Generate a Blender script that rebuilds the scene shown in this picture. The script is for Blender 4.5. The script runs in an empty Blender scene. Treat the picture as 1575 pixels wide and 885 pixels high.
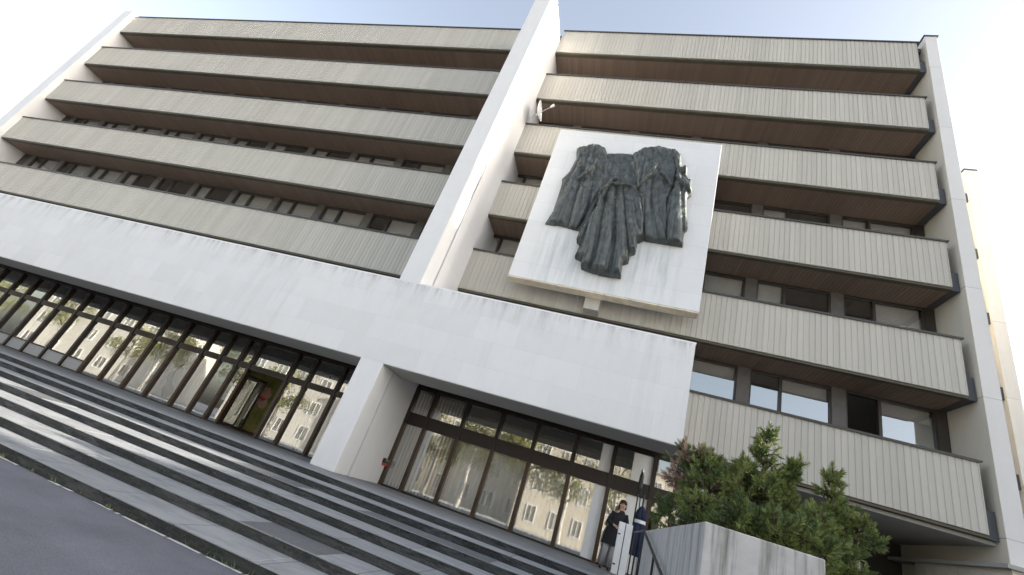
import bpy, bmesh, math, random
from mathutils import Vector, Matrix, noise
random.seed(7)
S = bpy.context.scene
COL = S.collection

# ------------------------------------------------------------------ helpers
class MB:
    def __init__(s): s.v = []; s.f = []; s.m = []; s.mi = 0
    def quad(s, *p):
        n = len(s.v); s.v += [tuple(q) for q in p]; s.f.append(tuple(range(n, n + len(p)))); s.m.append(s.mi)
    def box(s, x0, x1, y0, y1, z0, z1):
        n = len(s.v)
        s.v += [(x0,y0,z0),(x1,y0,z0),(x1,y1,z0),(x0,y1,z0),(x0,y0,z1),(x1,y0,z1),(x1,y1,z1),(x0,y1,z1)]
        for f in ((0,3,2,1),(4,5,6,7),(0,1,5,4),(1,2,6,5),(2,3,7,6),(3,0,4,7)):
            s.f.append(tuple(n + i for i in f)); s.m.append(s.mi)
    def tube(s, pts, rad, n=10, cap=True):
        pts = [Vector(p) for p in pts]
        rads = rad if isinstance(rad, (list, tuple)) else [rad] * len(pts)
        base = len(s.v); prev = None
        for i, p in enumerate(pts):
            d = (pts[min(i+1, len(pts)-1)] - pts[max(i-1, 0)]).normalized()
            a = prev if prev is not None else (Vector((1,0,0)) if abs(d.x) < .9 else Vector((0,1,0)))
            a = (a - d * a.dot(d)).normalized(); prev = a; b = d.cross(a)
            for k in range(n):
                t = 2*math.pi*k/n
                s.v.append(tuple(p + (a*math.cos(t) + b*math.sin(t)) * rads[i]))
        for i in range(len(pts)-1):
            for k in range(n):
                s.f.append((base+i*n+k, base+i*n+(k+1)%n, base+(i+1)*n+(k+1)%n, base+(i+1)*n+k)); s.m.append(s.mi)
        if cap:
            s.f.append(tuple(base+k for k in reversed(range(n)))); s.m.append(s.mi)
            s.f.append(tuple(base+(len(pts)-1)*n+k for k in range(n))); s.m.append(s.mi)
    def build(s, name, mats, parent=None, smooth=False, bevel=0, loc=None):
        me = bpy.data.meshes.new(name); me.from_pydata(s.v, [], s.f)
        mats = mats if isinstance(mats, (list, tuple)) else [mats]
        for m in mats: me.materials.append(m)
        if len(mats) > 1: me.polygons.foreach_set('material_index', s.m)
        if smooth: me.polygons.foreach_set('use_smooth', [True]*len(s.f))
        me.update()
        o = bpy.data.objects.new(name, me); COL.objects.link(o)
        if parent: o.parent = parent
        if loc: o.location = loc
        if bevel:
            b = o.modifiers.new('bevel', 'BEVEL'); b.width = bevel; b.segments = 2; b.limit_method = 'ANGLE'; b.harden_normals = False
        return o

def tag(o, label=None, cat=None, group=None, kind=None):
    if label: o['label'] = label
    if cat: o['category'] = cat
    if group: o['group'] = group
    if kind: o['kind'] = kind
    return o
def thing(name, label, cat, loc=(0,0,0), rz=0, group=None):
    o = bpy.data.objects.new(name, None); COL.objects.link(o)
    o.location = loc; o.rotation_euler = (0,0,rz); o.empty_display_size = .2
    return tag(o, label, cat, group)
def copy_tree(o, parent=None, loc=None, label=None):
    kids = list(o.children)
    c = o.copy(); COL.objects.link(c)
    if parent is not None: c.parent = parent
    if loc is not None: c.location = loc
    if label: c['label'] = label
    for k in kids: copy_tree(k, c)
    return c

# ------------------------------------------------------------------ node DSL
class NT:
    def __init__(s, name):
        s.mat = bpy.data.materials.new(name); s.mat.use_nodes = True
        s.t = s.mat.node_tree; s.t.nodes.clear()
        s.out = s.t.nodes.new('ShaderNodeOutputMaterial')
    def n(s, typ, ins={}, **kw):
        nd = s.t.nodes.new(typ)
        for k, v in kw.items(): setattr(nd, k, v)
        for k, v in ins.items():
            if isinstance(v, bpy.types.NodeSocket): s.t.links.new(v, nd.inputs[k])
            elif v is not None: nd.inputs[k].default_value = v
        return nd
    def pos(s): return s.n('ShaderNodeNewGeometry').outputs['Position']
    def obj(s): return s.n('ShaderNodeTexCoord').outputs['Object']
    def math(s, op, a, b=None, clamp=False):
        nd = s.n('ShaderNodeMath', {0: a, 1: b}, operation=op); nd.use_clamp = clamp; return nd.outputs[0]
    def vmul(s, v, sc): return s.n('ShaderNodeVectorMath', {0: v, 1: sc}, operation='MULTIPLY').outputs[0]
    def noise(s, v, scale, detail=3, rough=.55, dist=0):
        return s.n('ShaderNodeTexNoise', {'Vector': v, 'Scale': scale, 'Detail': detail, 'Roughness': rough, 'Distortion': dist}).outputs['Fac']
    def ramp(s, fac, a, b, ca=(0,0,0,1), cb=(1,1,1,1)):
        r = s.n('ShaderNodeValToRGB', {0: fac}); e = r.color_ramp.elements
        e[0].position = a; e[0].color = ca; e[1].position = b; e[1].color = cb
        return r.outputs['Color']
    def mr(s, v, a, b, c, d):
        return s.n('ShaderNodeMapRange', {0: v, 1: a, 2: b, 3: c, 4: d}).outputs[0]
    def mix(s, fac, a, b, mode='MIX'):
        nd = s.n('ShaderNodeMix', data_type='RGBA', blend_type=mode)
        for k, v in ((0, fac), (6, a), (7, b)):
            if isinstance(v, bpy.types.NodeSocket): s.t.links.new(v, nd.inputs[k])
            else: nd.inputs[k].default_value = v
        return nd.outputs[2]
    def sep(s, v): return s.n('ShaderNodeSeparateXYZ', {0: v}).outputs
    def comb(s, x, y, z): return s.n('ShaderNodeCombineXYZ', {0: x, 1: y, 2: z}).outputs[0]
    def bump(s, h, strength=.3, dist=.02):
        return s.n('ShaderNodeBump', {'Height': h, 'Strength': strength, 'Distance': dist}).outputs[0]
    def bsdf(s, col, rough=.7, normal=None, metal=0, spec=.5, **kw):
        ins = {'Base Color': col, 'Roughness': rough, 'Metallic': metal, 'Specular IOR Level': spec}
        if normal is not None: ins['Normal'] = normal
        b = s.n('ShaderNodeBsdfPrincipled', ins)
        s.t.links.new(b.outputs[0], s.out.inputs[0]); return s.mat

def C(r, g=None, b=None):
    return (r, r if g is None else g, r if b is None else b, 1)

def m_plain(name, c, rough=.6, metal=0, var=.25, scale=6, bump=.15, spec=.4):
    t = NT(name); p = t.obj()
    n1 = t.noise(p, scale, 5, .6); n2 = t.noise(p, scale*.23, 3)
    k = t.math('ADD', t.math('MULTIPLY', n1, .5), t.math('MULTIPLY', n2, .5))
    f = t.mr(k, .3, .7, 1-var, 1+var)
    col = t.mix(1.0, c, t.comb(f, f, f), 'MULTIPLY')
    return t.bsdf(col, t.mr(n1, .3, .7, max(rough-.1, .05), min(rough+.1, 1)), t.bump(n1, bump, .01), metal, spec)

def m_stone(name, c, tile=(1.3, .74), joint=.022, jdark=.86, tone=.05, streak=.12, streak_col=(.55,.56,.54,1), stain=None, edge=None):
    """honed stone slabs: joints by world position, slab to slab tone, weather streaks"""
    t = NT(name); p = t.pos(); x, y, z = t.sep(p)
    h = t.math('ADD', x, y)
    br = t.n('ShaderNodeTexBrick', {'Vector': t.comb(h, z, 0.0), 'Color1': C(1-tone), 'Color2': C(1+tone), 'Mortar': C(jdark),
             'Scale': 1.0, 'Mortar Size': joint*.35, 'Mortar Smooth': .3, 'Brick Width': tile[0], 'Row Height': tile[1]}, offset=.5)
    veins = t.noise(t.vmul(p, (1, 1, .6)), 2.2, 6, .62, .6)
    s1 = t.noise(t.comb(t.math('MULTIPLY', h, 3.4), t.math('MULTIPLY', z, .16), 0.0), 1.0, 5, .65)
    s2 = t.noise(p, .35, 3)
    st = t.math('MULTIPLY', t.mr(s1, .5, .78, 0, 1), t.mr(s2, .42, .68, 0, 1))
    col = t.mix(1.0, c, br.outputs['Color'], 'MULTIPLY')
    col = t.mix(t.mr(veins, .35, .7, 0, .12), col, C(c[0]*.72, c[1]*.72, c[2]*.74))
    col = t.mix(t.math('MULTIPLY', st, streak*2.2), col, streak_col)
    if edge:    # grime that has run from under the coping
        g1 = t.noise(t.comb(t.math('MULTIPLY', h, 2.2), t.math('MULTIPLY', z, .35), 7.0), 1.0, 6, .75)
        gm = t.math('MULTIPLY', t.mr(z, edge-.9, edge, 0, 1), t.mr(g1, .46, .66, 0, .75))
        col = t.mix(t.math('MULTIPLY', gm, t.mr(z, edge-.25, edge-.02, .45, 1)), col, C(.26, .26, .24))
    if stain:   # run-off stains hanging below a dark object (shape of their own)
        zz0, zz1, xx0, xx1, sc = stain
        m = t.math('MULTIPLY', t.math('MULTIPLY', t.mr(z, zz1+.5, zz1-.3, 0, 1), t.mr(z, zz0, zz0+1.5, .35, 1)), t.math('MULTIPLY', t.mr(x, xx0, xx0+.6, 0, 1), t.mr(x, xx1, xx1-.6, 0, 1)))
        s3 = t.noise(t.comb(t.math('MULTIPLY', x, 3.3), t.math('MULTIPLY', z, .3), 3.0), 1.0, 4, .7)
        col = t.mix(t.math('MULTIPLY', t.mr(s3, .44, .66, 0, .7), m, True), col, sc)
    fine = t.noise(p, 40, 3)
    hgt = t.math('ADD', t.math('MULTIPLY', br.outputs['Fac'], -1.0), t.math('MULTIPLY', fine, .15))
    return t.bsdf(col, t.mr(veins, .3, .7, .5, .7), t.bump(hgt, .25, .01), 0, .35)

def m_rib(name, c, pitch=.165, var=.12, along=0, streak=.3, rough=.5, spec=.4):
    """coated sheet panels: each rib its own tone, rain streaks running down"""
    t = NT(name); p = t.pos(); xyz = t.sep(p); a = xyz[along]; z = xyz[2]
    cell = t.math('FLOOR', t.math('MULTIPLY', a, 1/pitch))
    cell2 = t.math('FLOOR', t.math('MULTIPLY', a, 1/(pitch*7)))
    flo = t.math('FLOOR', t.math('MULTIPLY', z, 1/3.6))
    w = t.n('ShaderNodeTexWhiteNoise', {'Vector': t.comb(cell, flo, 0.0)}, noise_dimensions='3D').outputs['Value']
    w2 = t.n('ShaderNodeTexWhiteNoise', {'Vector': t.comb(cell2, flo, 5.0)}, noise_dimensions='3D').outputs['Value']
    f = t.math('ADD', t.mr(w, 0, 1, 1-var, 1+var*.6), t.mr(w2, 0, 1, -var*.4, var*.4))
    s1 = t.noise(t.comb(t.math('MULTIPLY', a, 5.0), t.math('MULTIPLY', z, .25), xyz[1]), 1.0, 5, .7)
    s2 = t.noise(p, .5, 3)
    dirt = t.math('MULTIPLY', t.mr(s1, .5, .75, 0, 1), t.mr(s2, .4, .65, .1, 1))
    col = t.mix(1.0, c, t.comb(f, f, f), 'MULTIPLY')
    col = t.mix(t.math('MULTIPLY', dirt, streak), col, C(c[0]*.5, c[1]*.47, c[2]*.42))
    return t.bsdf(col, t.mr(s1, .3, .7, rough-.08, rough+.12), None, 0, spec)

def m_concrete(name, c, streak=.8):
    t = NT(name); p = t.pos(); x, y, z = t.sep(p)
    h = t.math('ADD', x, y)
    s1 = t.noise(t.comb(t.math('MULTIPLY', h, 9), t.math('MULTIPLY', z, .5), 0.0), 1.0, 5, .65)
    s2 = t.noise(t.comb(t.math('MULTIPLY', h, 30), t.math('MULTIPLY', z, .8), 2.0), 1.0, 3)
    n = t.noise(p, 7, 6, .65)
    col = t.mix(t.mr(n, .3, .7, 0, .35), c, C(c[0]*.6, c[1]*.6, c[2]*.58))
    col = t.mix(t.math('MULTIPLY', t.mr(s1, .5, .7, 0, 1), streak), col, C(.1, .1, .085))
    col = t.mix(t.mr(s2, .6, .8, 0, .35*streak), col, C(.62, .62, .6))
    return t.bsdf(col, .85, t.bump(n, .35, .015), 0, .3)

def m_glass(name, refl=.5, tint=(.5,.52,.52,1)):
    t = NT(name)
    p = t.pos(); nz = t.noise(p, .9, 2)
    fr = t.n('ShaderNodeFresnel', {'IOR': 1.5}).outputs[0]
    fac = t.math('ADD', refl, t.math('MULTIPLY', fr, 1-refl), True)
    nb = t.bump(nz, .05, .02)
    g = t.n('ShaderNodeBsdfGlossy', {'Color': C(.93, .95, .95), 'Roughness': .015, 'Normal': nb})
    tr = t.n('ShaderNodeBsdfTransparent', {'Color': tint})
    mx = t.n('ShaderNodeMixShader', {0: fac, 1: tr.outputs[0], 2: g.outputs[0]})
    t.t.links.new(mx.outputs[0], t.out.inputs[0]); return t.mat

def m_asphalt():
    t = NT('asphalt'); p = t.pos()
    n1 = t.noise(p, 75, 4, .75); n2 = t.noise(p, 1.1, 5, .6); n3 = t.noise(t.vmul(p, (.25, 1.3, 1)), 1.0, 4)
    k = t.mr(t.math('ADD', t.math('MULTIPLY', n2, .6), t.math('MULTIPLY', n3, .4)), .35, .65, .82, 1.16)
    g = t.math('MULTIPLY', k, t.mr(n1, .3, .7, .62, 1.38))
    col = t.mix(1.0, C(.150, .152, .174), t.comb(g, g, g), 'MULTIPLY')
    return t.bsdf(col, .82, t.bump(n1, .5, .006), 0, .35)

def m_tread():
    t = NT('granite_tread'); p = t.pos(); x, y, z = t.sep(p)
    br = t.n('ShaderNodeTexBrick', {'Vector': t.comb(x, t.math('MULTIPLY', z, 8), 0.0), 'Color1': C(.95), 'Color2': C(1.05), 'Mortar': C(.35),
             'Scale': 1.0, 'Mortar Size': .009, 'Brick Width': 1.25, 'Row Height': 1.0}, offset=.37)
    n1 = t.noise(p, 60, 4, .7); n2 = t.noise(t.vmul(p, (1, 3, 1)), 1.6, 5)
    col = t.mix(1.0, C(.29, .298, .305), br.outputs['Color'], 'MULTIPLY')
    col = t.mix(t.mr(n2, .4, .7, 0, .5), col, C(.13, .137, .145))
    col = t.mix(t.mr(n1, .35, .65, 0, .3), col, C(.34, .35, .36))
    st = t.noise(t.vmul(p, (.8, 2.2, 1)), 2.6, 6, .7)
    col = t.mix(t.mr(st, .55, .75, 0, .5), col, C(.07, .075, .075))
    return t.bsdf(col, .92, t.bump(n1, .25, .005), 0, .12)

def m_riser():
    t = NT('slate_riser'); p = t.pos(); x, y, z = t.sep(p)
    cell = t.n('ShaderNodeTexBrick', {'Vector': t.comb(t.math('ADD', x, t.math('MULTIPLY', z, 3.1)), t.math('MULTIPLY', z, 8), 0.0), 'Color1': C(.6), 'Color2': C(1.5), 'Mortar': C(.3),
             'Scale': 1.0, 'Mortar Size': .008, 'Brick Width': .83, 'Row Height': 1.0}, offset=.43)
    n1 = t.noise(t.vmul(p, (1.3, 1, 9)), 2.2, 7, .75, .6); n2 = t.noise(p, 24, 5, .75); n3 = t.noise(t.vmul(p, (.5, 1, 3)), 1.7, 3)
    col = t.mix(1.0, C(.062, .062, .064), cell.outputs['Color'], 'MULTIPLY')
    col = t.mix(t.mr(n1, .42, .62, 0, .9), col, C(.012, .017, .018))
    col = t.mix(t.mr(n2, .5, .72, 0, .55), col, C(.12, .115, .11))
    col = t.mix(t.math('MULTIPLY', t.mr(n3, .5, .7, 0, .6), t.mr(n2, .35, .6, 0, 1)), col, C(.03, .045, .028))
    return t.bsdf(col, .8, t.bump(n2, .6, .015), 0, .3)

def m_bronze():
    t = NT('patinated_bronze'); p = t.pos()
    n1 = t.noise(p, 3.5, 6, .7); n2 = t.noise(t.vmul(p, (5, 1, .8)), 2, 4)
    col = t.mix(t.mr(n1, .35, .7, 0, 1), C(.052, .058, .058), C(.125, .14, .137))
    col = t.mix(t.mr(n2, .55, .8, 0, .6), col, C(.22, .25, .24))
    return t.bsdf(col, t.mr(n1, .3, .7, .35, .6), t.bump(t.noise(p, 14, 5, .7), .5, .04), .45, .5)

def m_leaf(name, a, b, rough=.6):
    t = NT(name); p = t.pos()
    n1 = t.noise(p, 3.0, 3); n2 = t.noise(p, 30, 2)
    k = t.mr(t.math('ADD', t.math('MULTIPLY', n1, .6), t.math('MULTIPLY', n2, .4)), .38, .62, 0, 1)
    return t.bsdf(t.mix(k, a, b), rough, None, 0, .3)

M = {}
M['stone'] = m_stone('white_stone', C(.76, .755, .75), joint=.014, jdark=.90, tone=.03, streak=.3, edge=5.75)
M['pylon'] = m_stone('white_stone_pylon', C(.78, .775, .77), (3.0, 1.85), .012, .9, .02, .06)
M['panel'] = m_stone('marble_panel', C(.74, .745, .75), (1.65, .92), .016, .8, .025, .08, stain=(7.4, 9.9, -13.3, -8.0, C(.40, .46, .44)))
M['panel_under'] = m_plain('panel_edge_bounce_tint', C(.86, .76, .58), .8, 0, .25, 3)  # yellow cream colour stands in for light reflected onto the panel's underside
M['cream'] = m_stone('cream_and_bounce_tint', C(.70, .65, .56), (30, 3.6), .04, .55, .03, .12, C(.45, .40, .32))  # on the right pier this cream stands in for warm bounced light
M['wing'] = m_stone('wing_stone_bounce_tint', C(.84, .81, .75), (30, 3.6), .04, .7, .02, .12, C(.5, .46, .38))  # warm, bright albedo painted in place of reflected light on the wing
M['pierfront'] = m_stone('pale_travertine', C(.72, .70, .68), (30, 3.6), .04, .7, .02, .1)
M['fascia'] = m_rib('ribbed_sheet', C(.52, .497, .445), var=.07, streak=.07, rough=.75, spec=.1)
M['soffit'] = m_rib('brown_slats', C(.27, .195, .15), .13, .12, 0, .3, .55, .3)
M['cap'] = m_plain('dark_flashing', C(.06, .055, .05), .5)
M['darkmetal'] = m_plain('grey_metal_end_plate', C(.075, .08, .09), .5)
M['lip'] = m_plain('olive_lip', C(.10, .09, .06), .6)
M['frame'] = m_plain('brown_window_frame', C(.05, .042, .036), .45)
M['post'] = m_plain('grey_window_post', C(.12, .11, .10), .5)
M['mull'] = m_plain('dark_mullion', C(.022, .012, .008), .4, 0, .4, 3)
M['mullb'] = m_plain('bronze_mullion', C(.06, .034, .018), .4, .1, .5, 3)
M['glassw'] = m_glass('window_glass', .40, C(.95))
M['glassg'] = m_glass('lobby_glass', .34, C(.94))
M['blind'] = m_plain('roller_blind', C(.82, .81, .77), .9, 0, .1, 3)
M['sheer'] = m_plain('sheer_curtain', C(.86, .83, .76), .9, 0, .12, 2)
M['goldblind'] = m_plain('gold_blind_slat', C(.80, .68, .42), .8, 0, .1, 3)
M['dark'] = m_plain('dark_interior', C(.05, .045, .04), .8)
M['int'] = m_plain('interior_wall', C(.45, .43, .38), .8)
M['intcream'] = m_plain('lobby_wall', C(.62, .55, .38), .8)
M['ceil'] = m_plain('grey_render', C(.40, .395, .37), .85, 0, .08, 2)
M['roof'] = m_plain('roof_felt', C(.10), .9)
M['asphalt'] = m_asphalt(); M['tread'] = m_tread(); M['riser'] = m_riser()
M['bronze'] = m_bronze()
M['conc'] = m_concrete('board_marked_concrete', C(.50, .50, .50))
M['white'] = m_plain('white_paint', C(.78), .5, 0, .06, 4)
M['black'] = m_plain('black_paint', C(.018), .4)
M['navy'] = m_plain('navy_cloth', C(.014, .022, .05), .8, 0, .4, 9)
M['soil'] = m_plain('soil', C(.05, .04, .03), .95, 0, .5, 9)
M['bark'] = m_plain('bark', C(.07, .05, .035), .9, 0, .4, 12, .6)
M['birch'] = m_plain('pale_bark', C(.5, .47, .42), .9, 0, .4, 5, .4)
M['pine'] = m_leaf('pine_needles', C(.055, .09, .035), C(.15, .20, .07))
M['pinelight'] = m_leaf('pale_and_skylit_needles', C(.13, .18, .05), C(.27, .31, .11))  # pale needles, also used to paint skylit shoot tops
M['pinedry'] = m_leaf('dry_pine_needles', C(.34, .23, .18), C(.48, .35, .28))
M['leaf'] = m_leaf('tree_leaf', C(.10, .12, .03), C(.22, .21, .07))
M['skin'] = m_plain('skin', C(.55, .34, .25), .55, 0, .08, 20, .05)
M['hair'] = m_plain('dark_hair', C(.018, .013, .01), .45)
M['coat'] = m_plain('black_coat', C(.016, .016, .02), .85)
M['trouser'] = m_plain('grey_trousers', C(.36, .36, .38), .85)
M['red'] = m_plain('red_paint', C(.5, .05, .035), .5)
M['green'] = m_leaf('mural_green', C(.10, .14, .03), C(.34, .27, .08))
M['pink'] = m_plain('mural_pink', C(.55, .30, .22), .6, 0, .3, 4)
M['steel'] = m_plain('brushed_steel', C(.55), .3, .9)
M['gutter'] = m_plain('pale_mortar', C(.62), .9, 0, .3, 9)
M['paver'] = m_stone('plaza_paving', C(.34, .34, .34), (1.2, .6), .02, .6, .1, .1)
M['opp1'] = m_stone('cream_render', C(.50, .46, .38), (6, 3), .03, .8, .03, .15)
M['opp2'] = m_stone('white_render', C(.52, .50, .45), (6, 3), .03, .8, .03, .15)
M['opp3'] = m_stone('grey_render_house', C(.42, .42, .42), (6, 3), .03, .8, .03, .15)

# ------------------------------------------------------------------ calibrated dimensions (metres)
H = 3.6; ZT0 = 23.356; BAND = 1.775
ztop = [ZT0 - H*k for k in range(6)]; zbot = [z - BAND for z in ztop]
XL, XF0, XF1 = -48.5, -16.62, -15.86
YW = -2.67; WY = 1.42; GY = .22
WT, WB = 5.75, 3.06

# ------------------------------------------------------------------ ground
def ground():
    mb = MB(); mb.box(-400, 400, -400, -9.085, -1.4, -.877)
    tag(mb.build('road', M['asphalt']), kind='structure')
    mb = MB(); mb.box(-400, -60, -9.085, 400, -1.4, -.6); mb.box(8, 400, -9.085, 400, -1.4, -.6); mb.box(-60, 8, 30, 400, -1.4, -.6)
    tag(mb.build('ground', M['paver']), kind='structure')
    mb = MB(); mb.box(-60, -8.35, -3.96, GY+.1, -.4, 0)
    mb.box(-8.35, 8, -2.9, GY+.1, -.4, -.003)
    tag(mb.build('pavement', M['paver']), kind='structure')
    mb = MB(); mb.box(-400, 400, -60, -19, -1.3, -.757); tag(mb.build('pavement', M['paver']), kind='structure')
    # ragged mortar line where road meets the first riser
    mb = MB(); x = -40.0; rnd = random.Random(3)
    while x < -8.6:
        L = rnd.uniform(.05, .7)
        if rnd.random() < .78:
            n = max(2, int(L/.06)); a = []; b = []
            for i in range(n+1):
                xx = x + L*i/n; w = .02 + .03*noise.noise(Vector((xx*3, 0, 0))) + .015*rnd.random()
                c = -9.15 + .03*noise.noise(Vector((xx*.9, 5, 0)))
                a.append((xx, c-w*.6, -.8715)); b.append((xx, c+w, -.8715))
            for i in range(n): mb.quad(a[i], a[i+1], b[i+1], b[i])
        x += L + rnd.uniform(.01, .12)
    tag(mb.build('gutter', M['gutter']), kind='structure')
    # debris strip behind it
    mb = MB(); a = []; b = []
    for i in range(400):
        xx = -40 + i*.079
        a.append((xx, -9.115 + .025*noise.noise(Vector((xx*2.5, 1, 0))), -.873)); b.append((xx, -9.085, -.873))
    for i in range(399): mb.quad(a[i], a[i+1], b[i+1], b[i])
    tag(mb.build('gutter_soil', M['soil']), kind='structure')
    mb = MB(); rnd = random.Random(11)
    for i in range(34):
        cx = rnd.uniform(-22, -9); cy = -9.11 + rnd.uniform(-.03, .02)
        for k in range(rnd.randint(3, 9)):
            a = rnd.uniform(0, 6.28); L = rnd.uniform(.02, .09); d = Vector((math.cos(a), math.sin(a)*.5, 1.1)).normalized()
            p = Vector((cx + rnd.uniform(-.06, .06), cy, -.875)); s_ = Vector((-math.sin(a), math.cos(a), 0))*.006
            mb.quad(p-s_, p+s_, p+d*L)
    tag(mb.build('weeds', M['pine']), 'small green weeds sprouting along the foot of the lowest step', 'weeds', kind='stuff')
ground()

# ------------------------------------------------------------------ staircase
def stairs():
    root = thing('staircase', 'wide outdoor stone staircase of seven low grey steps with dark risers', 'staircase')
    X0, X1 = -46.0, -8.35
    noses = [-9.085 + .7335*k for k in range(7)]; lev = [-.877 + .1253*(k+1) for k in range(7)]
    for k in range(7):
        y0 = noses[k]; y1 = noses[k] + .80 if k < 6 else -3.955
        mb = MB(); mb.box(X0, X1, y0+.012, y1, -.95, lev[k]-.016)
        r = mb.build('step', M['riser'], root)
        mb = MB(); rnd = random.Random(40+k); x = X0
        while x < X1-.01:
            w = min(rnd.choice((1.25, 1.25, 1.6, 1.9)), X1-x)
            dz = rnd.uniform(-.003, .003); dy = rnd.uniform(-.005, .005)
            mb.box(x+.003, x+w-.003, y0+dy, y1-.005, lev[k]-.015, lev[k]-.002+dz if k < 6 else lev[k]-.002); x += w
        mb.build('tread', M['tread'], r, bevel=.004)
stairs()

# ------------------------------------------------------------------ the office building
BLD = thing('office_building', 'six storey slab office block with ribbed grey balcony bands and a white stone fin', 'building')

def ribbed(mb, x0, x1, y, z0, z1, pitch=.165, depth=.015):
    x = x0; prof = []
    while x < x1:
        for dx, dy in ((0, 0), (.120, 0), (.128, depth), (.157, depth)):
            if x+dx < x1: prof.append((x+dx, y+dy))
        x += pitch
    prof.append((x1, y))
    for (xa, ya), (xb, yb) in zip(prof, prof[1:]):
        mb.quad((xa, ya, z0), (xb, yb, z0), (xb, yb, z1), (xa, ya, z1))
def planks(mb, x0, x1, y0, y1, z, pitch=.13, gap=.016, depth=.015):
    x = x0
    while x < x1:
        xe = min(x+pitch-gap, x1); xg = min(x+pitch, x1)
        mb.quad((x, y0, z), (x, y1, z), (xe, y1, z), (xe, y0, z))
        if xg > xe:
            mb.quad((xe, y0, z), (xe, y1, z), (xe, y1, z+depth), (xe, y0, z+depth))
            mb.quad((xe, y0, z+depth), (xe, y1, z+depth), (xg, y1, z+depth), (xg, y0, z+depth))
            mb.quad((xg, y0, z+depth), (xg, y1, z+depth), (xg, y1, z), (xg, y0, z))
        x += pitch

def band(x0, x1, right):
    """one parapet band, z = 0 at its top edge; returns the template"""
    mb = MB(); ribbed(mb, x0, x1, 0, -BAND, 0)
    mb.quad((x0, .032, -BAND), (x0, .2, -BAND), (x0, .2, 0), (x0, .032, 0)); mb.quad((x1, 0, -BAND), (x1, .2, -BAND), (x1, .2, 0), (x1, 0, 0))
    mb.box(x0+.01, x1-.01, .05, .2, -BAND+.002, -.002)
    p = mb.build('parapet_panel', M['fascia'], BLD)
    mb = MB(); mb.box(x0, x1+(.07 if right else 0), -.045, .26, .002, .04); mb.box(x0, x1+.02, -.05, -.02, -.03, .002)
    mb.build('coping', M['cap'], p)
    mb = MB(); mb.box(x0, x1+(.02 if right else 0), .045, .22, -BAND-.075, -BAND-.003); mb.build('soffit_lip', M['lip'], p)
    mb = MB(); planks(mb, x0, x1+(.25 if right else 0), .22, WY+.06, -BAND-.06); mb.build('soffit', M['soffit'], p)
    mb = MB(); mb.box(x0, x1+(.25 if right else 0), .225, 9, -BAND-.03, -BAND+.22); mb.build('floor_slab', M['ceil'], p)
    if right:
        mb = MB(); mb.box(x1+.022, x1+.245, .10, WY, -BAND-.072, -BAND+.62); mb.build('end_plate', M['darkmetal'], p)
        mb = MB(); mb.box(x1+.012, x1+.035, .03, .22, -BAND+.64, -.25); mb.build('end_trim', M['cap'], p)
    return p
tL = band(XL, XF0+.02, False)
for k in range(5):
    o = tL if k == 0 else copy_tree(tL)
    o.location = (0, 0, ztop[k])
tR = band(XF1+.003, 0, True)
for k in range(6):
    o = tR if k == 0 else copy_tree(tR)
    o.location = (0, 0, ztop[k])

# window bays behind the balconies (2.8 m module)
WH = 1.80
def window_bay(open_=False):
    mb = MB()
    z0, z1 = 0, WH
    mb.mi = 1; mb.box(-2.8, -2.40, -.06, .14, z0, z1); mb.mi = 0
    for a, b in ((-2.40, -2.35), (-1.51, -1.42), (-.05, 0)): mb.box(a, b, -.03, .09, z0, z1)
    for a, b in ((-2.35, -1.51), (-1.42, -.05)):
        mb.box(a, b, -.03, .09, z0, z0+.06); mb.box(a, b, -.03, .09, z1-.09, z1)
    w = mb.build('window', [M['frame'], M['post']], BLD)
    for a, b in ((-2.35, -1.51), (-1.42, -.05)):
        if open_ and a < -2: continue
        mb = MB(); mb.quad((a, .03, z0+.06), (b, .03, z0+.06), (b, .03, z1-.09), (a, .03, z1-.09)); mb.build('pane', M['glassw'], w)
    return w
wt = window_bay(); wopen = window_bay(True)
rnd = random.Random(5)
first = True
blind_t = {}
def add_blind(w, a, b, drop):
    key = (a, round(drop, 1))
    if key not in blind_t:
        mb = MB(); mb.box(a+.03, b-.03, .12, .135, WH-.09-drop, WH-.09); blind_t[key] = mb.build('blind', M['blind'], w)
    else:
        c = blind_t[key].copy(); COL.objects.link(c); c.parent = w
for k in range(1, 6):                     # floor k sits between soffit of band k-1 and parapet k
    zb = zbot[k-1] - .06 - WH
    xs = [(-.03 - 2.8*i) for i in range(6)]
    for i, x in enumerate(xs):
        if x - 2.8 < XF1 - 1.2: continue
        if k == 5 and i == 0: w = wopen
        elif first: w = wt; first = False
        else:
            w = copy_tree(wt)
        w.location = (x, WY, zb)
    if k < 5:
        for i in range(11):
            x = XF0 - .25 - 2.8*i
            w = copy_tree(wt); w.location = (x, WY, zb)
for w in [o for o in BLD.children if o.name.startswith('window')]:
    zf = w.location.z
    if zf > 5.5:
        for a, b in ((-2.35, -1.51), (-1.42, -.05)):
            if rnd.random() < .75: add_blind(w, a, b, rnd.choice((1.0, 1.3, 1.6, 1.6)))
    else:
        add_blind(w, -1.42, -.05, .4)

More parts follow.
